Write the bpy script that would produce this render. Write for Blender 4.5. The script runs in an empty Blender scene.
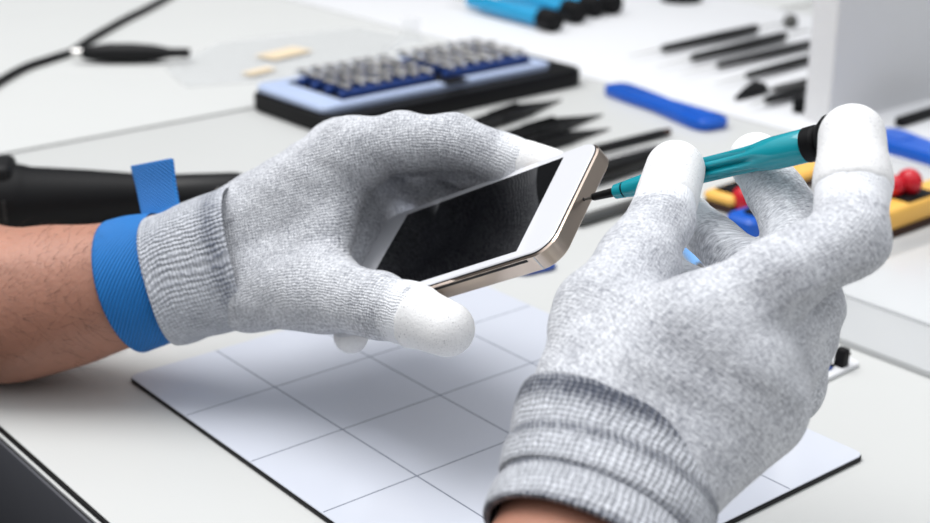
import bpy, bmesh, math, random
import numpy as np
from mathutils import Vector, Matrix
random.seed(7)
PI = math.pi
SC = bpy.context.scene
COL = SC.collection

# ------------------------------------------------------------------ camera measured from the mat's 2 inch grid
F = 1470.0; PITCH = 0.36; DIST = 0.783
CR = np.array([1.0, 0, 0]); CU = np.array([0, math.sin(PITCH), math.cos(PITCH)]); CF = np.array([0, math.cos(PITCH), -math.sin(PITCH)])
CAM = -CF * DIST
def spot(px, py, z=0.0):
    "the point at height z on the bench seen at a photo position"
    d = CF + CR * (px - 465) / F + CU * (261.5 - py) / F
    return CAM + d * ((z - CAM[2]) / d[2])
def P(px, py, dep):
    "a joint position surveyed from the photo and its distance from the lens"
    return CAM + dep * (CF + CR * (px - 465) / F + CU * (261.5 - py) / F)
cam = bpy.data.cameras.new('camera'); co = bpy.data.objects.new('camera', cam); COL.objects.link(co)
co.location = CAM; co.rotation_euler = (PI / 2 - PITCH, 0, 0)
cam.sensor_width = 36; cam.lens = F * 36 / 930; cam.clip_start = 0.02
cam.dof.use_dof = True; cam.dof.focus_distance = 0.495; cam.dof.aperture_fstop = 11.5; cam.dof.aperture_blades = 0
SC.camera = co
SC.view_settings.view_transform = 'Standard'; SC.view_settings.look = 'None'; SC.view_settings.gamma = 1
SC.view_settings.exposure = 0.0

# bench axes: U runs right and away, V runs right and towards the viewer
A39 = 0.682
U = np.array([math.cos(A39), math.sin(A39), 0]); V = np.array([math.sin(A39), -math.cos(A39), 0]); Z = np.array([0, 0, 1.0])

# ------------------------------------------------------------------ materials
def srgb(c):
    return tuple((x / 12.92 if x <= 0.04045 else ((x + 0.055) / 1.055) ** 2.4) for x in [v / 255 for v in c]) + (1,)
def N(nt, t, **kw):
    n = nt.nodes.new(t)
    for k, v in kw.items():
        if k in n.inputs: n.inputs[k].default_value = v
        else: setattr(n, k, v)
    return n
def mat(name, rgb, rough=0.5, metal=0.0, noise=0.04, nscale=60, bump=0.0, bscale=300, spec=0.5, coat=0.0, trans=0.0, ior=1.45, sss=0.0, alpha=1.0):
    m = bpy.data.materials.new(name); m.use_nodes = True; nt = m.node_tree; b = nt.nodes['Principled BSDF']
    b.inputs['Roughness'].default_value = rough; b.inputs['Metallic'].default_value = metal
    b.inputs['Specular IOR Level'].default_value = spec; b.inputs['Coat Weight'].default_value = coat
    b.inputs['Transmission Weight'].default_value = trans; b.inputs['IOR'].default_value = ior
    if sss: b.inputs['Subsurface Weight'].default_value = sss; b.inputs['Subsurface Radius'].default_value = (0.004, 0.0015, 0.0008); b.inputs['Subsurface Scale'].default_value = 1
    b.inputs['Alpha'].default_value = alpha
    c = srgb(rgb)
    tc = N(nt, 'ShaderNodeTexCoord'); nz = N(nt, 'ShaderNodeTexNoise', Scale=nscale, Detail=4.0)
    nt.links.new(tc.outputs['Object'], nz.inputs['Vector'])
    mx = N(nt, 'ShaderNodeMix', data_type='RGBA'); mx.inputs['A'].default_value = tuple(v * (1 - noise) for v in c[:3]) + (1,)
    mx.inputs['B'].default_value = tuple(min(1, v * (1 + noise)) for v in c[:3]) + (1,)
    nt.links.new(nz.outputs['Fac'], mx.inputs['Factor']); nt.links.new(mx.outputs['Result'], b.inputs['Base Color'])
    if bump:
        n2 = N(nt, 'ShaderNodeTexNoise', Scale=bscale, Detail=3.0); nt.links.new(tc.outputs['Object'], n2.inputs['Vector'])
        bp = N(nt, 'ShaderNodeBump', Strength=bump, Distance=0.001); nt.links.new(n2.outputs['Fac'], bp.inputs['Height']); nt.links.new(bp.outputs['Normal'], b.inputs['Normal'])
    return m
def knit_mat(name, light, dark, pu, pv, specks=0.5, bump=0.8, ribs=False, bands=None, density=0.5, hw=0.22, hb=1.0, ns=1.0):
    "woven cloth: the 'knit' attribute carries millimetres along and across the cloth"
    m = bpy.data.materials.new(name); m.use_nodes = True; nt = m.node_tree; b = nt.nodes['Principled BSDF']; L = nt.links.new
    b.inputs['Roughness'].default_value = 0.85; b.inputs['Specular IOR Level'].default_value = 0.2
    b.inputs['Sheen Weight'].default_value = 0.15
    at = N(nt, 'ShaderNodeAttribute', attribute_name='knit'); sp = N(nt, 'ShaderNodeSeparateXYZ'); L(at.outputs['Vector'], sp.inputs[0])
    def M(op, a, bb=None):
        n = N(nt, 'ShaderNodeMath', operation=op)
        for i, x in enumerate((a, bb)):
            if x is None: continue
            if isinstance(x, (int, float)): n.inputs[i].default_value = x
            else: L(x, n.inputs[i])
        return n.outputs[0]
    nw = N(nt, 'ShaderNodeTexNoise', Scale=0.25, Detail=2.0); L(at.outputs['Vector'], nw.inputs['Vector'])
    wob = M('MULTIPLY', M('SUBTRACT', nw.outputs['Fac'], 0.5), 2.2)
    su = M('SINE', M('MULTIPLY', M('ADD', sp.outputs['X'], wob), 2 * PI / pu))
    sv = M('SINE', M('MULTIPLY', M('ADD', sp.outputs['Y'], wob), 2 * PI / pv))
    if ribs: h = M('ADD', M('MULTIPLY', sv, 0.62), M('MULTIPLY', su, 0.42))
    else: h = M('ADD', M('MULTIPLY', su, 0.5), M('MULTIPLY', sv, 0.5))
    # melange specks stretched along the yarn
    mp = N(nt, 'ShaderNodeMapping'); mp.inputs['Scale'].default_value = (1.0, 0.55, 1.0) if not ribs else (0.35, 1.0, 1.0); L(at.outputs['Vector'], mp.inputs['Vector'])
    n1 = N(nt, 'ShaderNodeTexNoise', Scale=ns, Detail=3.0, Roughness=0.7); L(mp.outputs[0], n1.inputs['Vector'])
    n2 = N(nt, 'ShaderNodeTexNoise', Scale=0.07, Detail=3.0); L(at.outputs['Vector'], n2.inputs['Vector'])
    f = M('ADD', M('MULTIPLY', h, hw), M('MULTIPLY', M('SUBTRACT', n1.outputs['Fac'], 0.5), 2.2 * specks))
    f = M('ADD', f, M('MULTIPLY', M('SUBTRACT', n2.outputs['Fac'], 0.5), 0.5))
    f = M('ADD', f, density)
    if bands:
        for (c0, w, a) in bands:
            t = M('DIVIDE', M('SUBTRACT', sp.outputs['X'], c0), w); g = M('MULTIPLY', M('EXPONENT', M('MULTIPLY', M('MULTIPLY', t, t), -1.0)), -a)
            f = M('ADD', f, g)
    if not ribs:
        ca = N(nt, 'ShaderNodeAttribute', attribute_name='dip'); f = M('ADD', f, M('MULTIPLY', ca.outputs['Fac'], 0.75))
    cl = N(nt, 'ShaderNodeClamp'); L(f, cl.inputs[0])
    mx = N(nt, 'ShaderNodeMix', data_type='RGBA'); mx.inputs['A'].default_value = srgb(dark); mx.inputs['B'].default_value = srgb(light)
    L(cl.outputs[0], mx.inputs['Factor']); L(mx.outputs['Result'], b.inputs['Base Color'])
    hh = M('ADD', M('MULTIPLY', h, hb), M('MULTIPLY', n1.outputs['Fac'], 1.0))
    bp = N(nt, 'ShaderNodeBump', Strength=bump, Distance=0.0004); L(hh, bp.inputs['Height']); L(bp.outputs['Normal'], b.inputs['Normal'])
    return m

M = {}
M['bench'] = mat('white_laminate', (197, 198, 196), 0.42, noise=0.02, nscale=8, spec=0.35)
M['bench_dark'] = mat('dark_grey_edging', (74, 75, 80), 0.55, noise=0.1, nscale=20, spec=0.25)
M['black'] = mat('black_plastic', (11, 11, 13), 0.5, spec=0.2, noise=0.15, bump=0.08)
M['black_soft'] = mat('black_rubber', (15, 15, 17), 0.55, noise=0.15, bump=0.15, spec=0.3)
M['black_metal'] = mat('black_coated_steel', (12, 12, 13), 0.35, metal=0.0, noise=0.15, spec=0.3)
M['grey_metal'] = mat('dull_grey_steel', (92, 92, 90), 0.35, metal=0.7, noise=0.1)
M['steel'] = mat('bright_steel', (224, 222, 219), 0.26, metal=1.0, noise=0.1)
M['warm_steel'] = mat('warm_nickel_steel', (190, 176, 160), 0.25, metal=1.0, noise=0.15)
M['white'] = mat('white_painted_board', (218, 219, 221), 0.45, noise=0.01)
M['mat_white'] = mat('glossy_white_mat', (205, 209, 219), 0.06, noise=0.02, nscale=15, spec=0.9)
M['mat_line'] = mat('grey_grid_ink', (118, 124, 138), 0.1, noise=0.03)
M['gold'] = mat('champagne_aluminium', (196, 182, 169), 0.33, metal=1.0, noise=0.05, nscale=200)
M['chamfer'] = mat('polished_champagne_chamfer', (226, 206, 190), 0.12, metal=1.0, noise=0.02)
M['bezel'] = mat('white_glass', (220, 221, 225), 0.06, noise=0.005)
M['screen'] = mat('black_glass_screen', (4, 4, 6), 0.03, noise=0.05, spec=0.28)
M['gap'] = mat('dark_gasket', (26, 24, 24), 0.6, noise=0.1)
M['teal'] = mat('teal_gloss_plastic', (16, 150, 164), 0.16, noise=0.06, nscale=40, coat=0.4)
M['sky_teal'] = mat('bright_blue_anodised_metal', (38, 160, 210), 0.2, metal=0.25, noise=0.06)
M['blue'] = mat('blue_plastic', (8, 88, 192), 0.3, noise=0.06, nscale=30)
M['deep_blue'] = mat('deep_blue_plastic', (30, 62, 128), 0.4, noise=0.1)
M['pale_blue'] = mat('pale_blue_plastic', (180, 195, 224), 0.3, noise=0.04)
M['light_blue'] = mat('light_blue_plastic', (120, 170, 226), 0.25, noise=0.04)
M['red'] = mat('red_plastic', (196, 24, 40), 0.3, noise=0.06)
M['yellow'] = mat('warm_yellow_plastic', (240, 186, 88), 0.4, noise=0.05)
M['beige'] = mat('beige_sticker_paper', (222, 203, 172), 0.6, noise=0.04)
M['brown'] = mat('dark_brown_plastic', (58, 34, 24), 0.5, noise=0.1)
M['coat'] = mat('white_polyurethane_coating', (238, 238, 238), 0.62, noise=0.03, nscale=500, bump=0.25, bscale=900, spec=0.3)
def specks(m):
    nt = m.node_tree; b = nt.nodes['Principled BSDF']; old = b.inputs['Base Color'].links[0].from_socket
    tc = N(nt, 'ShaderNodeTexCoord'); n = N(nt, 'ShaderNodeTexNoise', Scale=1900.0, Detail=2.0); nt.links.new(tc.outputs['Object'], n.inputs['Vector'])
    rp = N(nt, 'ShaderNodeMapRange'); rp.inputs[1].default_value = 0.62; rp.inputs[2].default_value = 0.74; nt.links.new(n.outputs['Fac'], rp.inputs[0])
    mx = N(nt, 'ShaderNodeMix', data_type='RGBA'); mx.inputs['B'].default_value = srgb((165, 165, 168)); nt.links.new(old, mx.inputs['A']); nt.links.new(rp.outputs[0], mx.inputs['Factor']); nt.links.new(mx.outputs['Result'], b.inputs['Base Color'])
specks(M['coat'])
M['clear'] = mat('clear_plastic', (236, 238, 240), 0.12, noise=0.0, alpha=0.16)
M['frosted'] = mat('frosted_acrylic', (232, 234, 235), 0.2, noise=0.0, alpha=0.6)
M['wall'] = mat('grey_painted_wall', (120, 122, 124), 0.8, noise=0.03)
M['floor'] = mat('dark_floor', (16, 16, 18), 0.7, noise=0.2)
M['hair'] = mat('dark_arm_hair', (50, 34, 26), 0.5, noise=0.1)
M['skin'] = mat('tanned_skin', (176, 126, 106), 0.48, noise=0.26, nscale=38, bump=0.35, bscale=420, sss=0.12)
M['glove'] = knit_mat('grey_melange_knit', (238, 240, 244), (112, 115, 126), 1.05, 1.1, specks=1.0, density=0.57, hw=0.17, bump=0.7, hb=0.8, ns=1.4)
M['glove_soft'] = knit_mat('pale_grey_melange_knit', (238, 240, 244), (112, 115, 126), 1.0, 1.05, specks=0.9, density=0.56, hw=0.08, bump=0.6, hb=0.35, ns=1.3)
M['cuff'] = knit_mat('ribbed_grey_cuff', (234, 237, 243), (106, 112, 126), 1.5, 1.8, specks=0.6, ribs=True, hw=0.17, density=0.58, bump=1.0, bands=[(33, 3.5, 0.30), (2, 3, -0.1)])
M['cuff2'] = knit_mat('ribbed_grey_cuff_rolled', (232, 235, 241), (74, 79, 92), 1.5, 1.7, specks=0.5, ribs=True, density=0.66, bump=1.0, bands=[(38, 4.5, 0.62), (30.5, 1.5, -0.05), (25, 2.2, 0.45), (12.5, 2.2, 0.55), (0, 1.2, 0.5)])  # dark bands paint the shade in the folds between the cuff's rolls
def strap_mat():
    m = mat('blue_woven_webbing', (26, 126, 208), 0.6, noise=0.08, nscale=90); nt = m.node_tree; b = nt.nodes['Principled BSDF']
    at = N(nt, 'ShaderNodeAttribute', attribute_name='knit')
    mp = N(nt, 'ShaderNodeMapping'); mp.inputs['Rotation'].default_value = (0, 0, 0.7); nt.links.new(at.outputs['Vector'], mp.inputs['Vector'])
    w1 = N(nt, 'ShaderNodeTexWave', wave_type='BANDS', bands_direction='X', Scale=0.21, Distortion=0.3); nt.links.new(mp.outputs[0], w1.inputs['Vector'])
    old = b.inputs['Base Color'].links[0].from_socket; mm = N(nt, 'ShaderNodeMix', data_type='RGBA', blend_type='MULTIPLY'); mm.inputs['Factor'].default_value = 0.35; nt.links.new(old, mm.inputs['A']); nt.links.new(w1.outputs['Color'], mm.inputs['B']); nt.links.new(mm.outputs['Result'], b.inputs['Base Color'])
    bp = N(nt, 'ShaderNodeBump', Strength=0.7, Distance=0.0006); nt.links.new(w1.outputs['Fac'], bp.inputs['Height']); nt.links.new(bp.outputs['Normal'], b.inputs['Normal'])
    return m
M['strap'] = strap_mat()

# ------------------------------------------------------------------ object helpers
def tag(o, label=None, cat=None, group=None, kind=None):
    for k, v in (('label', label), ('category', cat), ('group', group), ('kind', kind)):
        if v: o[k] = v
    return o
def link(name, me, m, parent=None, smooth=True, angle=None):
    o = bpy.data.objects.new(name, me); COL.objects.link(o)
    if m: me.materials.append(M[m])
    if smooth and len(me.polygons): me.polygons.foreach_set('use_smooth', [True] * len(me.polygons))
    if angle: me.set_sharp_from_angle(angle=angle)
    if parent: o.parent = parent; o.matrix_parent_inverse = parent.matrix_world.inverted() if False else Matrix.Identity(4)
    return o
def empty(name, loc=(0, 0, 0), label=None, cat=None, group=None):
    o = bpy.data.objects.new(name, None); COL.objects.link(o); o.location = Vector([float(v) for v in loc]); o.empty_display_size = 0.01
    return tag(o, label, cat, group)
def copy_tree(o, parent=None):
    c = o.copy(); COL.objects.link(c); c.parent = parent
    for ch in list(o.children): copy_tree(ch, c)
    return c
def frame(o, x, zdir=(0, 0, 1), pos=None):
    "orient an object: local X along x, local Z as near zdir as possible"
    x = Vector([float(v) for v in x]).normalized(); z = Vector([float(v) for v in zdir]); y = z.cross(x).normalized(); z = x.cross(y)
    m = Matrix((x, y, z)).transposed().to_4x4(); m.translation = Vector([float(v) for v in pos]) if pos is not None else o.location
    o.matrix_world = m
    o.location = m.translation; o.rotation_euler = m.to_euler()
    return o
def bm_box(bm, lo, hi, bev=0.0, seg=3):
    lo = Vector(lo); hi = Vector(hi)
    r = bmesh.ops.create_cube(bm, size=1.0); vs = r['verts']
    for v in vs: v.co = Vector([(lo[i] + hi[i]) / 2 + v.co[i] * (hi[i] - lo[i]) for i in range(3)])
    if bev:
        es = list({e for v in vs for e in v.link_edges}); bmesh.ops.bevel(bm, geom=es, offset=bev, segments=seg, profile=0.5, affect='EDGES')
def finish(bm, name, m, parent=None, smooth=True, angle=0.6):
    bmesh.ops.recalc_face_normals(bm, faces=bm.faces); me = bpy.data.meshes.new(name); bm.to_mesh(me); bm.free()
    return link(name, me, m, parent, smooth, angle)
def box(name, m, lo, hi, parent=None, bev=0.0005, seg=3):
    bm = bmesh.new(); bm_box(bm, lo, hi, bev, seg); return finish(bm, name, m, parent)
def rrect(w, h, r, n=8):
    pts = []
    for cx, cy, a0 in ((w / 2 - r, h / 2 - r, 0), (-w / 2 + r, h / 2 - r, PI / 2), (-w / 2 + r, -h / 2 + r, PI), (w / 2 - r, -h / 2 + r, 1.5 * PI)):
        for i in range(n + 1): a = a0 + PI / 2 * i / n; pts.append((cx + r * math.cos(a), cy + r * math.sin(a)))
    return pts
def stack(name, m, rings, parent=None, cap=True, angle=0.6, smooth=True, closed=True, attr=None):
    "skin a list of rings (each a list of 3D points, same count)"
    bm = bmesh.new(); n = len(rings[0]); vv = [[bm.verts.new([float(c) for c in p]) for p in r] for r in rings]
    for a, b in zip(vv, vv[1:]):
        for i in range(n if closed else n - 1): bm.faces.new((a[i], a[(i + 1) % n], b[(i + 1) % n], b[i]))
    if cap: bm.faces.new(vv[0][::-1]); bm.faces.new(vv[-1])
    bmesh.ops.recalc_face_normals(bm, faces=bm.faces); me = bpy.data.meshes.new(name); bm.to_mesh(me); bm.free()
    if attr is not None:
        a = me.attributes.new('knit', 'FLOAT_VECTOR', 'POINT'); a.data.foreach_set('vector', np.array(attr, dtype=np.float32).ravel())
    return link(name, me, m, parent, smooth, angle)
def slab(name, m, outline, z0, z1, parent=None, bev=0.0006, angle=0.6):
    "a flat piece with an outline in local XY and softened rims"
    o = np.array(outline); c = o.mean(0)
    d = o - c; ln = np.linalg.norm(d, axis=1, keepdims=True); ins = o - d / ln * bev
    r = lambda q, z: [(p[0], p[1], z) for p in q]
    return stack(name, m, [r(ins, z0), r(o, z0 + bev), r(o, z1 - bev), r(ins, z1)], parent, angle=angle)
def lathe(name, m, prof, parent=None, n=28, flute=None, angle=0.6):
    "profile (x, r) revolved about local X"
    rings = []
    for x, r in prof:
        ring = []
        for i in range(n):
            a = 2 * PI * i / n; rr = r
            if flute and flute[0] < x < flute[1]:
                e = min(1, (x - flute[0]) / 0.004, (flute[1] - x) / 0.006); rr = r * (1 - flute[3] * e * (0.5 + 0.5 * math.cos(flute[2] * a)) ** 2)
            ring.append((x, rr * math.cos(a), rr * math.sin(a)))
        rings.append(ring)
    return stack(name, m, rings, parent, angle=angle)
def catmull(pts, n=8):
    pts = [np.array(p, float) for p in pts]; q = [2 * pts[0] - pts[1]] + pts + [2 * pts[-1] - pts[-2]]; out = []
    for i in range(1, len(q) - 2):
        for k in range(n):
            t = k / n; a, b, c, d = q[i - 1:i + 3]
            out.append(0.5 * (2 * b + (c - a) * t + (2 * a - 5 * b + 4 * c - d) * t * t + (3 * b - a - 3 * c + d) * t ** 3))
    return out + [q[-2]]
def tube(name, m, pts, rad, parent=None, n=12):
    rings = []; pts = [np.array(p, float) for p in pts]
    for i, p in enumerate(pts):
        t = pts[min(i + 1, len(pts) - 1)] - pts[max(i - 1, 0)]; t /= np.linalg.norm(t)
        s = np.cross(t, [0.05, 0.03, 1.0]); s /= np.linalg.norm(s); w = np.cross(s, t); r = rad[i] if hasattr(rad, '__len__') else rad
        rings.append([p + r * (s * math.cos(2 * PI * k / n) + w * math.sin(2 * PI * k / n)) for k in range(n)])
    return stack(name, m, rings, parent)

# ------------------------------------------------------------------ implicit surfaces for hands in cloth
class Field:
    def __init__(s, lo, hi, h):
        s.h = h; s.lo = np.array(lo); s.n = np.ceil((np.array(hi) - s.lo) / h).astype(int) + 1
        ax = [(s.lo[i] + h * np.arange(s.n[i])).astype(np.float32) for i in range(3)]
        s.X, s.Y, s.Z = np.meshgrid(*ax, indexing='ij', sparse=True)
    def cone(s, a, b, ra, rb):
        ab = (b - a).astype(np.float32); L2 = float(ab @ ab) + 1e-12
        t = ((s.X - a[0]) * ab[0] + (s.Y - a[1]) * ab[1] + (s.Z - a[2]) * ab[2]) / np.float32(L2); np.clip(t, 0, 1, out=t)
        d = np.sqrt((s.X - np.float32(a[0]) - t * ab[0]) ** 2 + (s.Y - np.float32(a[1]) - t * ab[1]) ** 2 + (s.Z - np.float32(a[2]) - t * ab[2]) ** 2)
        return d - (np.float32(ra) + t * np.float32(rb - ra))
    def tri(s, a, b, c, r):
        px = np.stack(np.broadcast_arrays(s.X, s.Y, s.Z), -1).reshape(-1, 3)
        e1 = b - a; e2 = c - a; n = np.cross(e1, e2); n = n / np.linalg.norm(n)
        def seg(p, q):
            d = q - p; t = np.clip(((px - p.astype(np.float32)) @ d.astype(np.float32)) / np.float32(d @ d), 0, 1)[:, None]
            v = px - p.astype(np.float32) - t * d.astype(np.float32); return np.sqrt((v * v).sum(1))
        D = np.minimum(np.minimum(seg(a, b), seg(b, c)), seg(c, a))
        ins = np.ones(len(px), bool)
        for p, q in ((a, b), (b, c), (c, a)):
            m = np.cross(n, q - p).astype(np.float32); ins &= ((px - p.astype(np.float32)) @ m) >= 0
        hgt = np.abs((px - a.astype(np.float32)) @ n.astype(np.float32)); D[ins] = hgt[ins]
        return D.reshape(s.n) - np.float32(r)
def smin(a, b, k):
    h = np.maximum(k - np.abs(a - b), 0) / k; return np.minimum(a, b) - h * h * k * 0.25
def smax(a, b, k): return -smin(-a, -b, k)
def surface(f, lo, h):
    "surface nets: grid of signed distances -> quads"
    n = np.array(f.shape); neg = f < 0
    c = [neg[i:n[0] - 1 + i, j:n[1] - 1 + j, k:n[2] - 1 + k] for i in (0, 1) for j in (0, 1) for k in (0, 1)]
    s = sum(x.astype(np.int8) for x in c); act = (s > 0) & (s < 8); I = np.argwhere(act)
    idx = -np.ones(act.shape, np.int64); idx[act] = np.arange(len(I))
    acc = np.zeros((len(I), 3)); cnt = np.zeros(len(I))
    cor = [(i, j, k) for i in (0, 1) for j in (0, 1) for k in (0, 1)]
    for a in range(8):
        for b in range(a + 1, 8):
            if sum(abs(p - q) for p, q in zip(cor[a], cor[b])) != 1: continue
            fa = f[I[:, 0] + cor[a][0], I[:, 1] + cor[a][1], I[:, 2] + cor[a][2]]; fb = f[I[:, 0] + cor[b][0], I[:, 1] + cor[b][1], I[:, 2] + cor[b][2]]
            x = (fa < 0) != (fb < 0); t = np.where(x, fa / np.where(fa == fb, 1, fa - fb), 0)
            p = np.array(cor[a]) + t[:, None] * (np.array(cor[b]) - np.array(cor[a])); acc[x] += p[x]; cnt[x] += 1
    v = lo + h * (I + acc / cnt[:, None]); Q = []
    for ax in range(3):
        o1, o2 = [q for q in range(3) if q != ax]
        sl0 = [slice(1, -1)] * 3; sl1 = [slice(1, -1)] * 3; sl0[ax] = slice(0, -1); sl1[ax] = slice(1, None)
        A = neg[tuple(sl0)]; B = neg[tuple(sl1)]; E = np.argwhere(A != B); base = E.copy(); base[:, o1] += 1; base[:, o2] += 1
        fl = A[E[:, 0], E[:, 1], E[:, 2]]
        def cell(d1, d2):
            q = base.copy(); q[:, o1] -= d1; q[:, o2] -= d2; return idx[q[:, 0], q[:, 1], q[:, 2]]
        quad = np.stack([cell(1, 1), cell(0, 1), cell(0, 0), cell(1, 0)], 1)
        if ax == 1: fl = ~fl
        quad[~fl] = quad[~fl][:, ::-1]; Q.append(quad)
    return v, np.concatenate(Q)
def to_mesh(name, v, q, m, parent, knit=None, smooth_it=2):
    # gentle relaxation takes the grid's last traces out
    e = np.concatenate([q[:, [0, 1]], q[:, [1, 2]], q[:, [2, 3]], q[:, [3, 0]]])
    for _ in range(smooth_it):
        s = np.zeros_like(v); c = np.zeros(len(v))
        for k in range(3): s[:, k] = np.bincount(e[:, 0], v[e[:, 1], k], len(v)) + np.bincount(e[:, 1], v[e[:, 0], k], len(v))
        c = np.bincount(e[:, 0], minlength=len(v)) + np.bincount(e[:, 1], minlength=len(v)); v = v * 0.5 + 0.5 * s / np.maximum(c, 1)[:, None]
    me = bpy.data.meshes.new(name); me.vertices.add(len(v)); me.vertices.foreach_set('co', v.astype(np.float32).ravel())
    me.loops.add(len(q) * 4); me.loops.foreach_set('vertex_index', q.astype(np.int32).ravel()); me.polygons.add(len(q))
    me.polygons.foreach_set('loop_start', np.arange(0, len(q) * 4, 4, dtype=np.int32)); me.update(calc_edges=True); me.validate()
    if knit is not None:
        a = me.attributes.new('knit', 'FLOAT_VECTOR', 'POINT'); a.data.foreach_set('vector', knit(v).astype(np.float32).ravel())
    return link(name, me, m, parent)
H = 0.00095
def build_glove(palm, chains, tips, cuts, axis_w, axis_e, m, parent, kc=0.003, coat_off=0.00045, folds=()):
    """palm: list of (points, radii); chains: finger -> (points, radii, blend);
    tips: finger -> (fraction along the last bones where the coating starts)"""
    allp = np.array([p for pr in palm for p in pr[0]] + [p for c in chains.values() for p in c[0]])
    lo = allp.min(0) - 0.024; hi = allp.max(0) + 0.024
    g = Field(lo, hi, H); d = None
    for pts, rad in palm:
        x = g.tri(pts[0], pts[1], pts[2], rad[0]) if len(pts) == 3 else g.cone(pts[0], pts[1], rad[0], rad[1])
        d = x if d is None else smin(d, x, 0.009)
    cf = {}
    for nme, (pts, rad, k) in chains.items():
        x = None
        for i in range(len(pts) - 1):
            y = g.cone(pts[i], pts[i + 1], rad[i], rad[i + 1]); x = y if x is None else smin(x, y, 0.004)
        cf[nme] = x; d = smin(d, x, k)
    for a, b, r, k in cuts: d = smax(d, -g.cone(a, b, r, r), k)
    for a, b, r, k in folds: d = smin(d, g.cone(a, b, r, r), k)
    # slack cloth
    d = d + np.float32(0.00035) * (np.sin(g.X * 260 + 3 * np.sin(g.Z * 120)) * np.sin(g.Y * 230 + g.Z * 190))
    pt = (np.array(axis_e) - axis_w) / np.linalg.norm(np.array(axis_e) - axis_w); pp = np.cross(pt, -CF); pp /= np.linalg.norm(pp)
    bones = [(np.array(axis_w), (np.array(axis_e) - axis_w) / np.linalg.norm(np.array(axis_e) - axis_w), 0.0, [(pr[0][0], pr[0][1], 0.014) for pr in palm], 0.0)]
    for nme, (pts, rad, k) in chains.items():
        s = float((pts[0] - axis_w) @ pt); ac = float((pts[0] - axis_w) @ pp)
        for i in range(len(pts) - 1):
            t = pts[i + 1] - pts[i]; L = np.linalg.norm(t); bones.append((pts[i], t / L, s, [(pts[i], pts[i + 1], rad[i])], ac)); s += L
    def knit(v):
        W = np.zeros(len(v)); out = np.zeros((len(v), 3))
        for o, t, s, segs, ac in bones:
            dist = None
            for a, b, r in segs:
                ab = b - a; q = np.clip(((v - a) @ ab) / (ab @ ab), 0, 1); x = np.linalg.norm(v - a - q[:, None] * ab, axis=1) - r; dist = x if dist is None else np.minimum(dist, x)
            w = np.exp(-np.clip(dist, -0.004, 0.05) / 0.0055); pr = np.cross(t, -CF); pr /= np.linalg.norm(pr)
            out[:, 0] += w * (s + (v - o) @ t); out[:, 1] += w * (ac + (v - o) @ pr); W += w
        out /= W[:, None]; out[:, 2] = v @ CF * 0.6; return out * 1000
    v, q = surface(d, lo, H)
    glove = to_mesh('glove', v, q, m, parent, knit)
    co_ = np.empty(len(glove.data.vertices) * 3, np.float32); glove.data.vertices.foreach_get('co', co_); co_ = co_.reshape(-1, 3).astype(float); dip = np.zeros(len(co_))
    for nme, back in tips.items():
        pts, rad, k = chains[nme]; a, b = pts[-2], pts[-1]; t = (b - a) / np.linalg.norm(b - a); o = b - t * back; dd = np.full(len(co_), 1.0)
        for i in range(len(pts) - 1):
            ab = pts[i + 1] - pts[i]; qq = np.clip(((co_ - pts[i]) @ ab) / (ab @ ab), 0, 1); dd = np.minimum(dd, np.linalg.norm(co_ - pts[i] - qq[:, None] * ab, axis=1) - (rad[i] + qq * (rad[i + 1] - rad[i])))
        dip = np.maximum(dip, np.clip(((co_ - o) @ t + 0.009) / 0.009, 0, 1) * (dd < 0.0012))
    da = glove.data.attributes.new('dip', 'FLOAT', 'POINT'); da.data.foreach_set('value', dip.astype(np.float32))
    for nme, back in tips.items():
        pts, rad, k = chains[nme]; a, b = pts[-2], pts[-1]; t = (b - a) / np.linalg.norm(b - a); o = b - t * back
        l2 = np.minimum(pts[-1], o) - 0.016; h2 = np.maximum(pts[-1], o) + 0.016; gg = Field(l2, h2, 0.0008); x = None
        for i in range(len(pts) - 1):
            y = gg.cone(pts[i], pts[i + 1], rad[i], rad[i + 1]); x = y if x is None else smin(x, y, 0.004)
        pl = -((gg.X - o[0]) * t[0] + (gg.Y - o[1]) * t[1] + (gg.Z - o[2]) * t[2]) + np.float32(0.0003) * np.sin(gg.X * 900) * np.sin(gg.Z * 800)
        x = smax(x - np.float32(coat_off), pl.astype(np.float32), 0.0030)
        vv, qq = surface(x, l2, 0.0008); tag(to_mesh('fingertip_coating', vv, qq, 'coat', glove), 'white rubbery fingertip')
    return glove
def loft(name, m, secs, parent, n=96, thick=0.0016, closed_end=False, jitter=0.0, power=2.0, seg=6, inner=True):
    """sleeve: secs = (centre, e1 half axis vector, e2 half axis vector); carries mm along / around in 'knit'"""
    C = catmull([s[0] for s in secs], seg); E1 = catmull([s[1] for s in secs], seg); E2 = catmull([s[2] for s in secs], seg)
    rings = []; attr = []; s = 0.0
    for i, (c, a, b) in enumerate(zip(C, E1, E2)):
        if i: s += np.linalg.norm(c - C[i - 1]) * 1000
        ring = []; R = (np.linalg.norm(a) + np.linalg.norm(b)) * 500
        for k in range(n):
            t = 2 * PI * k / n; cs, sn = math.cos(t), math.sin(t); ring.append(c + a * math.copysign(abs(cs) ** (2 / power), cs) + b * math.copysign(abs(sn) ** (2 / power), sn))
            attr.append((s, R * (t if t < PI else 2 * PI - t), 0))
        rings.append(ring)
    if inner:
        for (c, r, i) in ((C[0], rings[0], 0), (C[min(4, len(C) - 1)], rings[min(4, len(C) - 1)], 1)):
            nr = [p + (c - p) / np.linalg.norm(c - p) * thick for p in r]; rings.insert(0, nr); attr = [(0, a[1], 0) for a in attr[:n]] + attr
    return stack(name, m, rings, parent, cap=not inner, angle=None, attr=attr)

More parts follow.
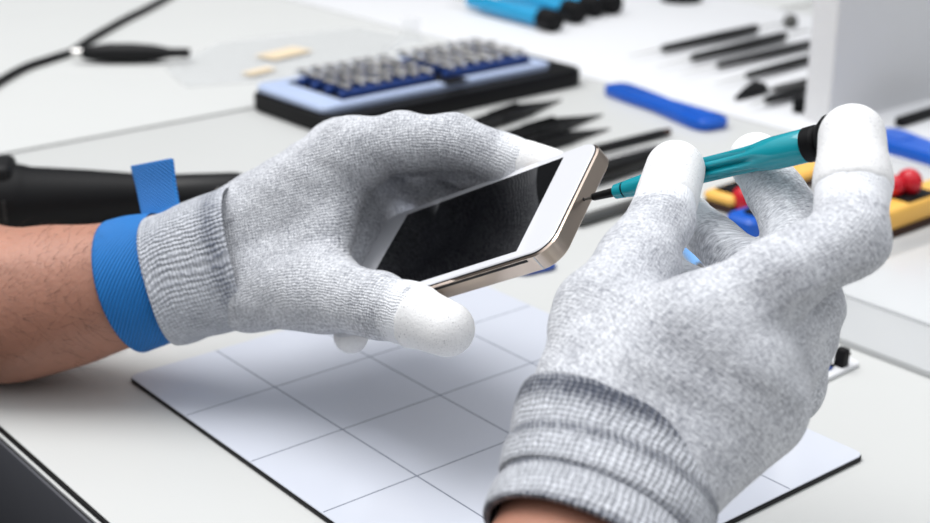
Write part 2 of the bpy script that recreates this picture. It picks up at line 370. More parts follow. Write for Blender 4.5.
# ------------------------------------------------------------------ light
def world():
    w = bpy.data.worlds.new('room_light'); SC.world = w; w.use_nodes = True; nt = w.node_tree; bg = nt.nodes['Background']
    tc = N(nt, 'ShaderNodeTexCoord'); sp = N(nt, 'ShaderNodeSeparateXYZ'); nt.links.new(tc.outputs['Generated'], sp.inputs[0])
    rp = N(nt, 'ShaderNodeValToRGB'); e = rp.color_ramp.elements
    e[0].position = 0.0; e[0].color = (0.10, 0.10, 0.11, 1); e[1].position = 1.0; e[1].color = (1.27, 1.3, 1.36, 1)
    for p, v in ((0.48, 0.10), (0.62, 0.16), (0.80, 0.85)):
        k = e.new(p); k.color = (v * 0.98, v, v * 1.04, 1)
    mr = N(nt, 'ShaderNodeMapRange'); mr.inputs[1].default_value = -1; mr.inputs[2].default_value = 1; nt.links.new(sp.outputs['Z'], mr.inputs[0])
    nt.links.new(mr.outputs[0], rp.inputs[0]); nt.links.new(rp.outputs[0], bg.inputs['Color']); bg.inputs['Strength'].default_value = WORLD
def area(name, loc, to, size, power, col=(1, 1, 1)):
    l = bpy.data.lights.new(name, 'AREA'); l.energy = power; l.shape = 'DISK'; l.size = size; l.color = col
    o = bpy.data.objects.new(name, l); COL.objects.link(o); o.location = loc; d = Vector(to) - Vector(loc); o.rotation_euler = d.to_track_quat('-Z', 'Y').to_euler(); return o
WORLD = 1.12
world()
area('ceiling_lamp', (-0.85, 0.10, 2.9), (0, 0.0, 0.0), 2.4, 76, (1.0, 0.99, 0.975))

# ------------------------------------------------------------------ the setting and the bench
tag(box('floor', 'floor', (-3, -3, -0.78), (3, 3, -0.75), bev=0), kind='structure')
tag(box('wall_back', 'wall', (-3, 2.9, -0.78), (3, 3.0, 2.6), bev=0), kind='structure')
bench = empty('workbench', (0, 0, -0.75), 'white laminate workbench with dark grey front edging under all the tools', 'workbench')
def uvw(a, b, z): return U * a + V * b + Z * z
def uvbox(name, m, a0, a1, b0, b1, z0, z1, parent, bev=0.0004, base=(0, 0, -0.75)):
    bm = bmesh.new(); bm_box(bm, (a0, -b1, z0), (a1, -b0, z1), bev, 2); rot = Matrix.Rotation(A39, 4, 'Z')
    bm.transform(Matrix.Translation(-Vector(base)) @ rot); return finish(bm, name, m, parent)
e0 = float(np.dot(spot(0, 425), U)); seam = float(np.dot(spot(140, 128.5), V))
uvbox('tabletop', 'bench', e0, 2.2, seam + 0.0025, 0.9, -0.024, 0, bench, 0.0006)
uvbox('tabletop', 'bench', e0, 2.2, -1.6, seam - 0.0025, -0.024, 0, bench, 0.0006)
uvbox('seam_filler', 'grey_metal', e0 + 0.001, 2.2, seam - 0.003, seam + 0.003, -0.022, -0.0006, bench, 0)
uvbox('edge_seal', 'black', e0 - 0.0012, e0, -1.6, 0.9, -0.0022, -0.0004, bench, 0.0002)
uvbox('edge_strip', 'bench', e0 - 0.0024, e0 - 0.0010, -1.6, 0.9, -0.0034, -0.0021, bench, 0.0002)
uvbox('fascia', 'bench_dark', e0 - 0.0040, e0 - 0.0022, -1.6, 0.9, -0.054, -0.0036, bench, 0.0008)
for a, b in ((e0 + 0.1, 0.8), (2.1, 0.8), (e0 + 0.1, -1.5), (2.1, -1.5)): uvbox('leg', 'bench_dark', a - 0.03, a + 0.03, b - 0.03, b + 0.03, -0.75, -0.0245, bench, 0.002)

# glossy project mat with a 2 inch grid
mc = spot(128, 381); MU, MV = 0.191, 0.248
pm = empty('project_mat', (0, 0, 0), 'glossy white project mat with thin grey grid lines lying under both hands', 'mat'); frame(pm, U, Z, mc + Z * 0.0002)
slab('backing', 'black_soft', [(p[0] + MU / 2, p[1] - MV / 2) for p in rrect(MU, MV, 0.004)], 0, 0.0018, pm, 0.0003)
slab('writing_surface', 'mat_white', [(p[0] + MU / 2, p[1] - MV / 2) for p in rrect(MU - 0.0008, MV - 0.0008, 0.0038)], 0.0018, 0.0024, pm, 0.0002)
def mloc(px, py): q = spot(px, py, 0.0024) - mc; return float(q @ U), float(q @ V)
us = [np.mean([mloc(*p)[0] for p in l]) for l in (((216.2, 350.8), (342.4, 429.5), (416.6, 476.5)), ((438.8, 395.9), (518, 438.4), (370.6, 357)), ((527.9, 363.2), (480.9, 337)))]
vs = [np.mean([mloc(*p)[1] for p in l]) for l in (((180.6, 417.6), (274.6, 387.4), (370.6, 357)), ((245.9, 464.1), (342.4, 429.5), (438.8, 395.9)), ((320.1, 512.6), (416.6, 476.5), (518, 438.4)))]
vs.append(vs[-1] * 2 - vs[-2])
bm = bmesh.new()
for a in us: bm_box(bm, (a - 0.00030, -MV + 0.001, 0.00236), (a + 0.00030, -0.001, 0.00243))
for b in vs: bm_box(bm, (0.001, -b - 0.00030, 0.00236), (MU - 0.001, -b + 0.00030, 0.00242))
finish(bm, 'grid_lines', 'mat_line', pm)

# ------------------------------------------------------------------ the phone
Q = np.array([[0.68557237, 0.37536759, -0.62377054], [-0.57219995, 0.80756444, -0.14292269], [0.45008636, 0.45490532, 0.76842919]])
PT = np.array([-0.00246916, -0.19914141, 0.08688957])
def ph(x, y, z): return Q @ np.array([x, y, z]) / 1000 + PT
phone = empty('smartphone', (0, 0, 0), 'champagne smartphone with white bezel and black screen gripped by the gloved hand', 'smartphone')
pmx = Matrix([list(r) for r in Q]).to_4x4(); pmx.translation = Vector(PT); phone.location = PT; phone.rotation_euler = pmx.to_euler()
w, h = 0.1238, 0.0586
def prr(d, r): return rrect(w - 2 * d, h - 2 * d, r)
ring3 = lambda o, z: [(p[0], p[1], z) for p in o]
stack('housing', 'gold', [ring3(prr(0.0006, 0.0082), -0.0076), ring3(prr(0, 0.0088), -0.0070), ring3(prr(0, 0.0088), -0.0008)], phone, angle=0.5)
stack('chamfer', 'chamfer', [ring3(prr(0, 0.0088), -0.0008), ring3(prr(0.0006, 0.0084), -0.0002), ring3(prr(0.0012, 0.0080), -0.0004)], phone, angle=0.3)
stack('gasket', 'gap', [ring3(prr(0.0007, 0.0082), -0.0003), ring3(prr(0.0007, 0.0082), 0.0000)], phone)
stack('front_glass', 'bezel', [ring3(prr(0.0011, 0.0080), -0.0001), ring3(prr(0.0009, 0.0080), 0.0003), ring3(prr(0.0013, 0.0078), 0.0006)], phone, angle=0.5)
box('screen', 'screen', (-0.0443, -0.0249, 0.00055), (0.0443, 0.0249, 0.00066), phone, bev=0)
for x in (0.0535, -0.0535):
    bm = bmesh.new()
    for z0, z1 in ((-0.0072, -0.0010),): bm_box(bm, (x - 0.0003, -0.02935, z0), (x + 0.0003, 0.02935, z1))
    finish(bm, 'antenna_band', 'bezel', phone)
box('opening_slit', 'gap', (-0.012, -0.02940, -0.0022), (0.050, -0.0288, -0.0011), phone, bev=0)
o = lathe('end_screw', 'gap', [(0.0617, 0.0007), (0.06195, 0.0007)], phone, n=14); o.location = (0, 0, -0.0039)

# ------------------------------------------------------------------ the screwdriver
drv = empty('precision_screwdriver', (0, 0, 0), 'teal precision screwdriver held between thumb and forefinger, tip on the phone', 'screwdriver')
frame(drv, P(808, 145, 0.458) - ph(62.2, 0, -3.9), Z, ph(62.2, 0, -3.9))
lathe('tip', 'grey_metal', [(0, 0.0001), (0.0003, 0.0005), (0.003, 0.0006), (0.0042, 0.0013)], drv, n=16)
lathe('shaft', 'black_metal', [(0.0040, 0.0009), (0.0046, 0.0014), (0.0148, 0.0017), (0.0155, 0.0017)], drv, n=20)
lathe('nose', 'teal', [(0.0146, 0.0020), (0.0150, 0.0027), (0.0180, 0.0029), (0.0186, 0.0029)], drv, n=28)
lathe('nose_ring', 'black', [(0.0184, 0.0022), (0.0186, 0.0026), (0.0194, 0.0026), (0.0196, 0.0022)], drv, n=28)
lathe('handle', 'teal', [(0.0192, 0.0024), (0.0195, 0.0030), (0.023, 0.0034), (0.030, 0.0039), (0.033, 0.0042), (0.036, 0.0043), (0.040, 0.0043), (0.046, 0.0042), (0.052, 0.0042), (0.058, 0.0042), (0.064, 0.0042), (0.070, 0.0043), (0.074, 0.0045), (0.078, 0.0051), (0.082, 0.0054), (0.0925, 0.0054), (0.0935, 0.0050)], drv, n=72, flute=(0.030, 0.076, 6, 0.50))
lathe('cap_collar', 'black', [(0.0930, 0.0046), (0.0934, 0.0056), (0.0970, 0.0057), (0.0980, 0.0050), (0.0985, 0.0042)], drv, n=40)
lathe('swivel_cap', 'black', [(0.0980, 0.0042), (0.0990, 0.0058), (0.1020, 0.0078), (0.1050, 0.0082), (0.1065, 0.0078), (0.1072, 0.0062)], drv, n=40)

# ------------------------------------------------------------------ the person: two sleeved forearms, knit gloves, wrist strap
person = empty('person', (0, 0, 0), 'person in grey knit gloves repairing a phone, blue strap on one wrist', 'person')
up = lambda a, b: (b - a) / np.linalg.norm(b - a)
# left forearm, resting on the bench
fa = [(-330, 256, 0.690, 38, 37), (-90, 286, 0.650, 36, 35), (0, 305, 0.632, 34, 34), (60, 297, 0.624, 31, 31), (105, 288, 0.618, 27.5, 27), (150, 276, 0.612, 25, 22), (190, 268, 0.608, 24, 19), (215, 264, 0.606, 22, 15)]
def arm_secs(rows):
    c = [P(*r[:3]) for r in rows]; out = []
    for i, r in enumerate(rows):
        t = up(c[max(i - 1, 0)], c[min(i + 1, len(c) - 1)]); e2 = CF - t * (CF @ t); e2 /= np.linalg.norm(e2); e1 = np.cross(e2, t); e1 /= np.linalg.norm(e1)
        out.append((c[i], e1 * r[3] / 1000, e2 * r[4] / 1000))
    return out
left_arm = loft('forearm', 'skin', arm_secs(fa), person, n=64, inner=False)
# hair
def arm_hair(secs, n, seed, name, parent, s0, s1):
    rnd = random.Random(seed); bm = bmesh.new(); C = catmull([s[0] for s in secs], 12); A = catmull([s[1] for s in secs], 12); B = catmull([s[2] for s in secs], 12)
    for _ in range(n):
        i = rnd.randrange(int(s0 * (len(C) - 2)), int(s1 * (len(C) - 2))); t = rnd.uniform(-0.3, 1.25) * PI + PI * 0.0; t = rnd.gauss(-0.25 * PI - PI / 2 + PI * 0.25, 0.65)
        d = A[i] * math.cos(t) + B[i] * math.sin(t); p = C[i] + d * 0.995; nrm = d / np.linalg.norm(d); ax = up(C[i], C[i + 1])
        side = np.cross(nrm, ax); dirn = ax * rnd.uniform(0.2, 1.0) + side * rnd.uniform(-0.8, 0.8) + nrm * rnd.uniform(0.25, 0.6); dirn /= np.linalg.norm(dirn); L = rnd.uniform(0.006, 0.013); prev = None
        for k in range(4):
            f = k / 3; q = p + dirn * L * f - nrm * L * 0.30 * f * f; r = 0.00007 * (1 - 0.8 * f)
            ring = [bm.verts.new(list(q + r * (side * math.cos(a) + nrm * math.sin(a)))) for a in (0, 2.1, 4.2)]
            if prev:
                for j in range(3): bm.faces.new((prev[j], prev[(j + 1) % 3], ring[(j + 1) % 3], ring[j]))
            prev = ring
    o = finish(bm, name, 'hair', parent); tag(o, kind='stuff'); return o
arm_hair(arm_secs(fa), 420, 5, 'arm_hair', left_arm, 0.15, 0.66)

# left hand
pW0, pW1 = P(234, 232, 0.609), P(250, 290, 0.600)
iM, mM, rM, kM = P(354, 153, 0.592), P(342, 151, 0.612), P(338, 172, 0.632), P(330, 190, 0.646)
tM = P(322, 292, 0.580)
palmL = [([pW0, iM], (0.0155, 0.0140)), ([pW0, mM], (0.0155, 0.0135)), ([pW0, rM], (0.0145, 0.0120)), ([pW1, kM], (0.0145, 0.0110)), ([pW1, tM], (0.0160, 0.0150)),
         ([P(245, 262, 0.603), P(314, 278, 0.586), P(340, 178, 0.595)], (0.0115,)), ([P(250, 250, 0.612), P(335, 175, 0.628), P(322, 228, 0.625)], (0.0100,)),
         ([P(352, 186, 0.617), P(330, 282, 0.604), P(396, 210, 0.654)], (0.0110,))]
chL = {
    'index': ([iM, P(400, 142, 0.586), P(452, 142, 0.582), P(504, 158, 0.580), ph(25, 36, -8.5)], [0.0136, 0.0114, 0.0108, 0.0094, 0.0074], 0.006),
    'middle': ([mM, P(404, 146, 0.608), P(450, 152, 0.606), ph(0, 36, -13), ph(8, 14, -18)], [0.0130, 0.0118, 0.0110, 0.0098, 0.0080], 0.005),
    'ring': ([rM, P(418, 178, 0.636), ph(-22, 32, -19), ph(-20, 8, -17)], [0.0125, 0.0118, 0.0100, 0.0080], 0.004),
    'little': ([kM, P(370, 240, 0.652), P(356, 300, 0.612), P(351, 336, 0.588)], [0.0110, 0.0105, 0.0088, 0.0066], 0.003),
    'thumb': ([tM, P(378, 305, 0.556), P(408, 313, 0.545), P(447, 329, 0.534)], [0.0150, 0.0122, 0.0114, 0.0098], 0.007)}
gl = build_glove(palmL, chL, {'index': 0.013, 'thumb': 0.0165, 'little': 0.008, 'middle': 0.010, 'ring': 0.010}, [], P(240, 262, 0.604), P(345, 236, 0.592), 'glove', person)
csec = [(166, 281, 0.611, 27.4, 24.4), (174, 279, 0.6105, 27.8, 24.0), (188, 274, 0.608, 27.4, 22.2), (208, 267, 0.606, 28.4, 22.2), (236, 258, 0.603, 28.8, 22.5), (248, 255, 0.602, 28.6, 22)]
cl = loft('cuff', 'cuff', arm_secs(csec), gl, n=120, power=2.5)
ssec = [(128, 286, 0.616, 28.8, 27.4), (145, 281, 0.614, 28.3, 26.0), (167, 276, 0.612, 26.9, 24.0)]
def strap_band():
    s = arm_secs(ssec); out = []
    tilt = -0.10
    for c, a, b in s: out.append((c, a, b))
    return loft('wrist_strap', 'strap', out, person, n=96, thick=0.0018, seg=8)
sb = strap_band(); tag(sb, 'blue woven wrist strap')
# the strap's free end standing up behind the wrist
def tail():
    a0 = [P(131, 166, 0.632), P(137, 190, 0.631), P(142, 214, 0.628), P(146, 226, 0.622)]; a1 = [P(173, 158, 0.622), P(176, 185, 0.621), P(180, 208, 0.617), P(181, 218, 0.612)]
    L = catmull(a0, 5); R = catmull(a1, 5); n = up(a0[0], a1[0]); nn = np.cross(n, up(a0[0], a0[-1])); rings = []; attr = []; s = 0
    for i, (p, q) in enumerate(zip(L, R)):
        rings.append([p + nn * 0.0011, q + nn * 0.0011, q - nn * 0.0011, p - nn * 0.0011]); attr += [(s, 0, 0), (s, 22, 0), (s, 22, 0), (s, 0, 0)]; s += 2.4
    o = stack('strap_tail', 'strap', rings, sb, angle=0.5, attr=attr)
    bv = o.modifiers.new('soft', 'BEVEL'); bv.width = 0.0008; bv.segments = 2
tail()

# right forearm and hand
rb = [(470, 860, 0.33, 31, 26), (540, 660, 0.362, 29, 23), (582, 580, 0.382, 27.5, 21.5), (602, 520, 0.392, 26.5, 20), (622, 465, 0.402, 24, 16)]
right_arm = loft('forearm', 'skin', arm_secs(rb), person, n=64, inner=False)
rW0, rW1 = P(590, 418, 0.4085), P(668, 470, 0.4035)
tC, tMM = P(594, 390, 0.410), P(608, 318, 0.428)
iMr, mMr, rMr, kMr = P(696, 332, 0.408), P(738, 366, 0.405), P(754, 392, 0.411), P(748, 414, 0.420)
palmR = [([rW0, iMr], (0.0165, 0.0145)), ([P(632, 448, 0.406), mMr], (0.0160, 0.0145)), ([rW1, rMr], (0.0160, 0.0135)), ([rW1, kMr], (0.0160, 0.0130)), ([rW0, tMM], (0.0165, 0.0150)),
         ([P(600, 420, 0.410), P(614, 334, 0.425), P(692, 346, 0.410)], (0.0135,)), ([P(640, 445, 0.408), P(700, 345, 0.410), P(752, 405, 0.414)], (0.0140,)),
         ([P(800, 322, 0.434), P(790, 385, 0.440)], (0.0105, 0.0100))]
chR = {
    'index': ([iMr, P(778, 279, 0.409), P(850, 238, 0.417), P(853, 182, 0.429), P(852, 137, 0.437)], [0.0140, 0.0113, 0.0108, 0.0102, 0.0095], 0.006),
    'middle': ([mMr, P(805, 307, 0.436), P(796, 226, 0.472), P(756, 160, 0.489)], [0.0140, 0.0110, 0.0106, 0.0088], 0.0022),
    'ring': ([rMr, P(798, 335, 0.440), P(750, 269, 0.478), P(690, 220, 0.499)], [0.0135, 0.0108, 0.0092, 0.0080], 0.0025),
    'little': ([kMr, P(788, 384, 0.444), P(708, 305, 0.474), P(668, 276, 0.488)], [0.0130, 0.0105, 0.0090, 0.0075], 0.0035),
    'thumb': ([tMM, P(638, 262, 0.447), P(661, 219, 0.465), P(675, 170, 0.4815)], [0.0152, 0.0122, 0.0101, 0.0094], 0.006)}
gr = build_glove(palmR, chR, {'index': 0.021, 'thumb': 0.0175, 'middle': 0.006, 'ring': 0.003, 'little': 0.003}, [(P(800, 308, 0.402), P(850, 282, 0.408), 0.0015, 0.004)], P(630, 440, 0.406), P(700, 345, 0.408), 'glove_soft', person)
c2 = [(584, 558, 0.3815, 28.6, 22.0), (588, 548, 0.3835, 29.4, 22.6), (594, 528, 0.388, 29.2, 22.4), (598, 519, 0.390, 28.2, 21.4), (602, 508, 0.392, 29.6, 22.0), (609, 486, 0.396, 30.6, 21.6), (613, 474, 0.3985, 30.2, 21.0), (619, 455, 0.402, 31.6, 20.6), (626, 436, 0.406, 32.0, 19.6), (629, 428, 0.4075, 31.0, 18.6)]
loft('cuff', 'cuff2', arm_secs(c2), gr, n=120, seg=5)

# ------------------------------------------------------------------ tools lying on the bench
def place(o, p, q, lift=0.0):
    "lay a tool made along local X from p towards q"
    p = np.array(p); q = np.array(q); return frame(o, q - p, Z, p + Z * lift)
def span(a, b): return float(np.linalg.norm(np.array(a) - np.array(b)))

# bit case
cs = spot(247, 93, 0.012); cs[2] = 0
cdir = np.array([math.cos(0.70), math.sin(0.70), 0]); cyd = np.cross(Z, cdir)
CW, CD = 0.242, 0.108
case = empty('bit_case', (0, 0, 0), 'open black case with pale blue tray full of small driver bits', 'bit case'); frame(case, cdir, Z, cs)
off = lambda o, cx, cy: [(p[0] + cx, p[1] + cy) for p in o]
slab('case_shell', 'black', off(rrect(CW, CD, 0.013), CW / 2, -CD / 2), 0, 0.0135, case, 0.002)
slab('tray', 'pale_blue', off(rrect(CW - 0.026, CD - 0.018, 0.008), CW / 2 - 0.009, -CD / 2 + 0.006), 0.0135, 0.0185, case, 0.001)
box('tray_well', 'black', (0.026, -CD + 0.024, 0.0180), (CW - 0.034, -0.013, 0.0188), case, 0.0004)
box('latch_notch', 'black', (0.112, -CD + 0.012, 0.0180), (0.132, -CD + 0.028, 0.0196), case, 0.0006)
rows = [-0.030, -0.047, -0.064, -0.081]
for y in rows:
    for x0, x1 in ((0.028, 0.112), (0.122, 0.206)): box('bit_holder', 'deep_blue', (x0, y, 0.0188), (x1, y + 0.0055, 0.0235), case, 0.0008)
bit0 = lathe('driver_bit', 'steel', [(0, 0.0008), (0.001, 0.0015), (0.005, 0.0017), (0.006, 0.0026), (0.0150, 0.0026), (0.0156, 0.0020)], None, n=6, angle=0.3); cnt = 0
rb_ = random.Random(11)
for y in rows:
    for k in range(14):
        x = 0.034 + (k % 7) * 0.0122 + (0.094 if k >= 7 else 0)
        o = bit0 if cnt == 0 else bit0.copy()
        if cnt: COL.objects.link(o)
        tag(o, 'small steel driver bit lying in a blue holder of the bit case', 'driver bit', 'driver bits in the case')
        frame(o, -cyd + Z * rb_.uniform(0.0, 0.12) + cdir * rb_.uniform(-0.12, 0.12), Z, cs + cdir * x + cyd * (y + 0.0152) + Z * 0.0262); cnt += 1
# black tweezers fanned out behind the phone
def tweezers(tip, back, L, wdt, label, m='black_metal'):
    t = np.array(spot(*tip)); b = np.array(spot(*back)); o = empty('tweezers', t, label, 'tweezers', None); place(o, t, b, 0.0)
    for s in (-1, 1):
        out = [(0, s * 0.0002), (L * 0.16, s * wdt * 0.16), (L * 0.42, s * wdt * 0.5), (L * 0.72, s * wdt * 0.42), (L, s * wdt * 0.18), (L, 0.0), (L * 0.72, s * wdt * 0.24), (L * 0.42, s * wdt * 0.28), (L * 0.16, s * wdt * 0.05)]
        q = np.array(out); hz = lambda x: 0.0014 + 0.0061 * min(1, x / (L * 0.42)); rings = [[(p[0], p[1], 0.0005) for p in q], [(p[0], p[1], hz(p[0])) for p in q]]
        stack('arm', m, rings, o, angle=0.4)
    box('weld', m, (L * 0.93, -wdt * 0.2, 0.0005), (L * 1.02, wdt * 0.2, 0.0075), o, 0.001)
    for s in (-1, 1): box('grip', 'black_soft', (L * 0.36, s * wdt * 0.42 - 0.0012, 0.0004), (L * 0.62, s * wdt * 0.42 + 0.0012, 0.0082), o, 0.0006)
    return o
tweezers((562, 101), (492, 126), 0.135, 0.016, 'black tweezers lying nearest to the bit case')
tweezers((603, 116), (527, 139), 0.130, 0.017, 'black tweezers with long dark point, second from the bit case')
tweezers((610, 130), (545, 149), 0.125, 0.012, 'slim black tweezers, third from the bit case')
def rod(name, a, b, prof, m, label, cat, group=None, lift=None, parts=()):
    A = np.array(spot(*a)); B = np.array(spot(*b)); L = span(A, B); o = empty(name, A, label, cat, group)
    rmax = max(r for _, r in prof); place(o, A, B, (rmax if lift is None else lift) + 0.0002)
    lathe('handle', m, [(x * L, r) for x, r in prof], o, n=20)
    for nme, mm, pr in parts: lathe(nme, mm, [(x * L, r) for x, r in pr], o, n=16)
    return o
rod('pick', (560, 163), (664, 137), [(0.30, 0.0012), (0.33, 0.0030), (0.97, 0.0030), (1.0, 0.0024)], 'black_metal', 'thin dark pick with brownish end lying behind the phone top', 'pick', parts=[('shank', 'steel', [(0, 0.0006), (0.32, 0.0012)]), ('end_cap', 'brown', [(0.985, 0.0026), (1.05, 0.0024), (1.06, 0.001)])])
rod('spudger', (540, 186), (664, 152), [(0.0, 0.003), (0.05, 0.0040), (0.6, 0.0040), (0.9, 0.0026), (1.0, 0.001)], 'steel', 'long grey metal spudger between the dark pick and thick black tool', 'spudger')
rod('file', (520, 207), (672, 160), [(0, 0.004), (0.02, 0.0062), (0.5, 0.0066), (0.95, 0.0050), (1.0, 0.003)], 'black_metal', 'thick black file lying right behind the phone end', 'file')
rod('probe', (575, 228), (668, 199), [(0, 0.0018), (0.04, 0.0034), (0.9, 0.0034), (1.0, 0.002)], 'grey_metal', 'dull grey probe lying below the screwdriver tip', 'probe')

# picks and hooks on the white sheet at the back
sh = spot(653, 96); su0 = float(sh @ U)
ts = uvbox('tool_sheet', 'white', su0, su0 + 0.34, -0.75, 0.06, 0.0, 0.0012, None, 0.0003, base=(0, 0, 0)); tag(ts, 'thin white sheet lying under the row of picks', 'sheet')
def pick(tipp, a, b, endp, label, rh=0.0042, ball=False):
    T, A, B, E = [np.array(spot(*p, 0.0012)) for p in (tipp, a, b, endp)]; o = empty('hook_pick', A, label, 'pick', 'picks on the white sheet'); L = span(A, B); place(o, A, B, rh + 0.0014)
    lathe('handle', 'black_metal', [(0, rh * 0.5), (0.006, rh * 0.8), (L * 0.6, rh), (L - 0.004, rh), (L, rh * 0.7)], o, n=16)
    l1 = span(T, A); l2 = span(E, B)
    lathe('shank', 'steel', [(-l1, 0.0003), (-l1 * 0.5, 0.0008), (0.002, 0.0010)], o, n=10)
    lathe('rear_shank', 'steel', [(L - 0.002, 0.0010), (L + l2, 0.0009)], o, n=10)
    if ball: 
        q = lathe('ball_end', 'grey_metal', [(L + l2 - 0.001 + 0.014 * (1 - math.cos(PI * i / 10)) / 2, 0.0066 * math.sin(PI * i / 10) + 0.0002) for i in range(11)], o, n=16)
    return o
pick((628, 63), (661, 55.5), (757, 34.5), (779, 27), 'long dark pick with a ball end, farthest back on the white sheet', ball=True)
pick((655, 73), (690, 65), (785, 42), (808, 36), 'dark pick second from the back on the white sheet')
pick((682, 81), (716, 71.5), (812, 49), (820, 47), 'dark slender pick third from the back on the white sheet', 0.0036)
pick((710, 89), (745, 82), (812, 64), (820, 62), 'dark pick behind the black spatula on the white sheet', 0.0036)
pick((745, 112), (764, 108), (812, 95), (820, 93), 'short dark pick in front of the black spatula', 0.0040)
sp_ = empty('spatula', (0, 0, 0), 'black spatula with pointed triangular blade and grey handle', 'spatula'); a, b = spot(734, 102, 0.0014), spot(812, 82, 0.0014); place(sp_, a, b, 0.0014)
L = span(a, b); sx = np.array(b - a) / L; sy = np.cross(Z, sx)
bl = [(float((q - a) @ sx), float((q - a) @ sy)) for q in (spot(734, 102, 0.0014), spot(755, 97.5, 0.0014), spot(769, 93.5, 0.0014), spot(766, 88, 0.0014), spot(754, 85, 0.0014), spot(743, 92, 0.0014))]
slab('blade', 'black', bl, 0.0, 0.0025, sp_, 0.0008)
lathe('handle', 'grey_metal', [(0.044, 0.0012), (0.050, 0.0022), (L, 0.0022)], sp_, n=14).location.z = 0.0010
o = lathe('pin', 'black', [(0, 0.001), (0.001, 0.005), (0.010, 0.005), (0.012, 0.001)], None, n=16); frame(o, Z, (1, 0, 0), spot(799, 112, 0.0014)); tag(o, 'small black peg standing beside the white upright board', 'peg')
o.name = 'peg'

# blue plastic opening tools
def prybar(p, q, wdt, label, th=0.006, extra=0.0):
    A, B = np.array(spot(*p)), np.array(spot(*q)); L = span(A, B); o = empty('pry_tool', A, label, 'pry tool', 'blue pry tools'); place(o, A, B)
    top = [(L * t, wdt * w / 2) for t, w in ((0, 0.40), (0.015, 0.62), (0.05, 0.78), (0.25, 0.78), (0.5, 0.70), (0.72, 0.86), (0.92, 1.0), (0.98, 0.84), (1.0, 0.55))]
    out = top + [(x, -y) for x, y in top[::-1]]
    slab('body', 'blue', out, 0.0004, th, o, 0.0016, angle=0.9)
    tp = [(L * 0.74, wdt * 0.20), (L * 0.93, wdt * 0.26), (L * 0.95, 0), (L * 0.93, -wdt * 0.26), (L * 0.74, -wdt * 0.20)]
    slab('thumb_pad', 'blue', tp, th - 0.0002, th + 0.0009, o, 0.0006)
    return o
prybar((612, 93), (717, 131), 0.027, 'blue plastic pry tool lying alone on the bench centre', 0.008)
prybar((1010, 188), (872, 142), 0.034, 'blue plastic pry tool partly hidden by the raised forefinger', 0.009)
o = slab('opening_pick', 'deep_blue', [(0.012 * math.cos(a) * (1 + 0.15 * math.cos(3 * a)), 0.012 * math.sin(a) * (1 + 0.15 * math.cos(3 * a))) for a in [2 * PI * i / 30 for i in range(30)]], 0.0004, 0.0020, None, 0.0005)
o.location = spot(530, 268, 0.0); tag(o, 'small dark blue opening pick on the bench under the phone corner', 'opening pick')
sl = empty('plastic_stylus', (0, 0, 0), 'slim pale blue plastic stylus seen between thumb and fingers', 'stylus'); a, b = spot(684, 252), spot(716, 296); place(sl, a, b, 0.004); L = span(a, b)
lathe('barrel', 'light_blue', [(-0.05, 0.002), (-0.048, 0.0036), (L * 0.45, 0.0036), (L * 0.5, 0.0028)], sl, n=18); lathe('point', 'steel', [(L * 0.49, 0.0026), (L, 0.0010)], sl, n=14)

# bright drivers at the back
def driver(a, b, label, rr=0.0085):
    A, B = np.array(spot(*a, 0.008)), np.array(spot(*b, 0.008)); A[2] = B[2] = 0; L = span(A, B); o = empty('jeweller_screwdriver', A, label, 'screwdriver', 'bright blue screwdrivers at the back'); place(o, A, B, rr + 0.0004)
    lathe('blade', 'steel', [(-0.035, 0.0008), (-0.033, 0.0016), (0.002, 0.0016)], o, n=12)
    lathe('handle', 'sky_teal', [(0, 0.003), (0.004, 0.0062), (L * 0.16, 0.0066), (L * 0.2, 0.0078), (L * 0.78, 0.0080), (L * 0.84, 0.0062)], o, n=48, flute=(L * 0.2, L * 0.8, 8, 0.15))
    lathe('cap', 'black', [(L * 0.83, 0.0058), (L * 0.85, rr), (L * 0.98, rr), (L, rr * 0.8)], o, n=32)
    return o
driver((468, 3), (557, 25), 'bright blue screwdriver with black cap, nearest of the pack at the back', 0.0105)
driver((500, -4), (580, 17), 'bright blue screwdriver second nearest in the pack at the back', 0.011)
driver((520, -9), (598, 11), 'bright blue screwdriver, third of the pack at the back', 0.0105)
driver((545, -12), (616, 8), 'bright blue screwdriver farthest from the bit case in the pack', 0.0105)
o = lathe('bottle_cap', 'black_soft', [(0, 0.019), (0.001, 0.0205), (0.010, 0.0205), (0.012, 0.018), (0.0122, 0.010)], None, n=40); frame(o, Z, (1, 0, 0), spot(681, 2)); tag(o, 'round black cap lying flat at the far back', 'cap')

# yellow tools with red knobs
def yellow_tool(p, q, knobs, label, zt=0.018, kz=0.019):
    A, B = np.array(spot(*p)), np.array(spot(*q)); L = span(A, B); o = empty('yellow_jig', A, label, 'jig'); place(o, A, B)
    box('bar', 'yellow', (0, -0.011, 0.005), (L, 0.011, zt), o, 0.003); box('base_strip', 'brown', (0.001, -0.0105, 0.0003), (L - 0.001, 0.0105, 0.0052), o, 0.001)
    for kx, ky, r in knobs:
        bm = bmesh.new(); bmesh.ops.create_uvsphere(bm, u_segments=24, v_segments=14, radius=r)
        for v in bm.verts: v.co = Vector((v.co.x * 0.85 + kx, v.co.y + ky, v.co.z + kz + r * 0.8))
        finish(bm, 'knob', 'red', o)
    if knobs: box('slot_plate', 'black', (min(k[0] for k in knobs) - 0.004, -0.009, zt - 0.0005), (max(k[0] for k in knobs) + 0.012, 0.006, zt + 0.0015), o, 0.0006)
    return o
yellow_tool((868, 238), (985, 196), [(0.026, 0.004, 0.0062), (0.036, 0.001, 0.0078)], 'yellow bar with two red knobs at the right beyond the forefinger')
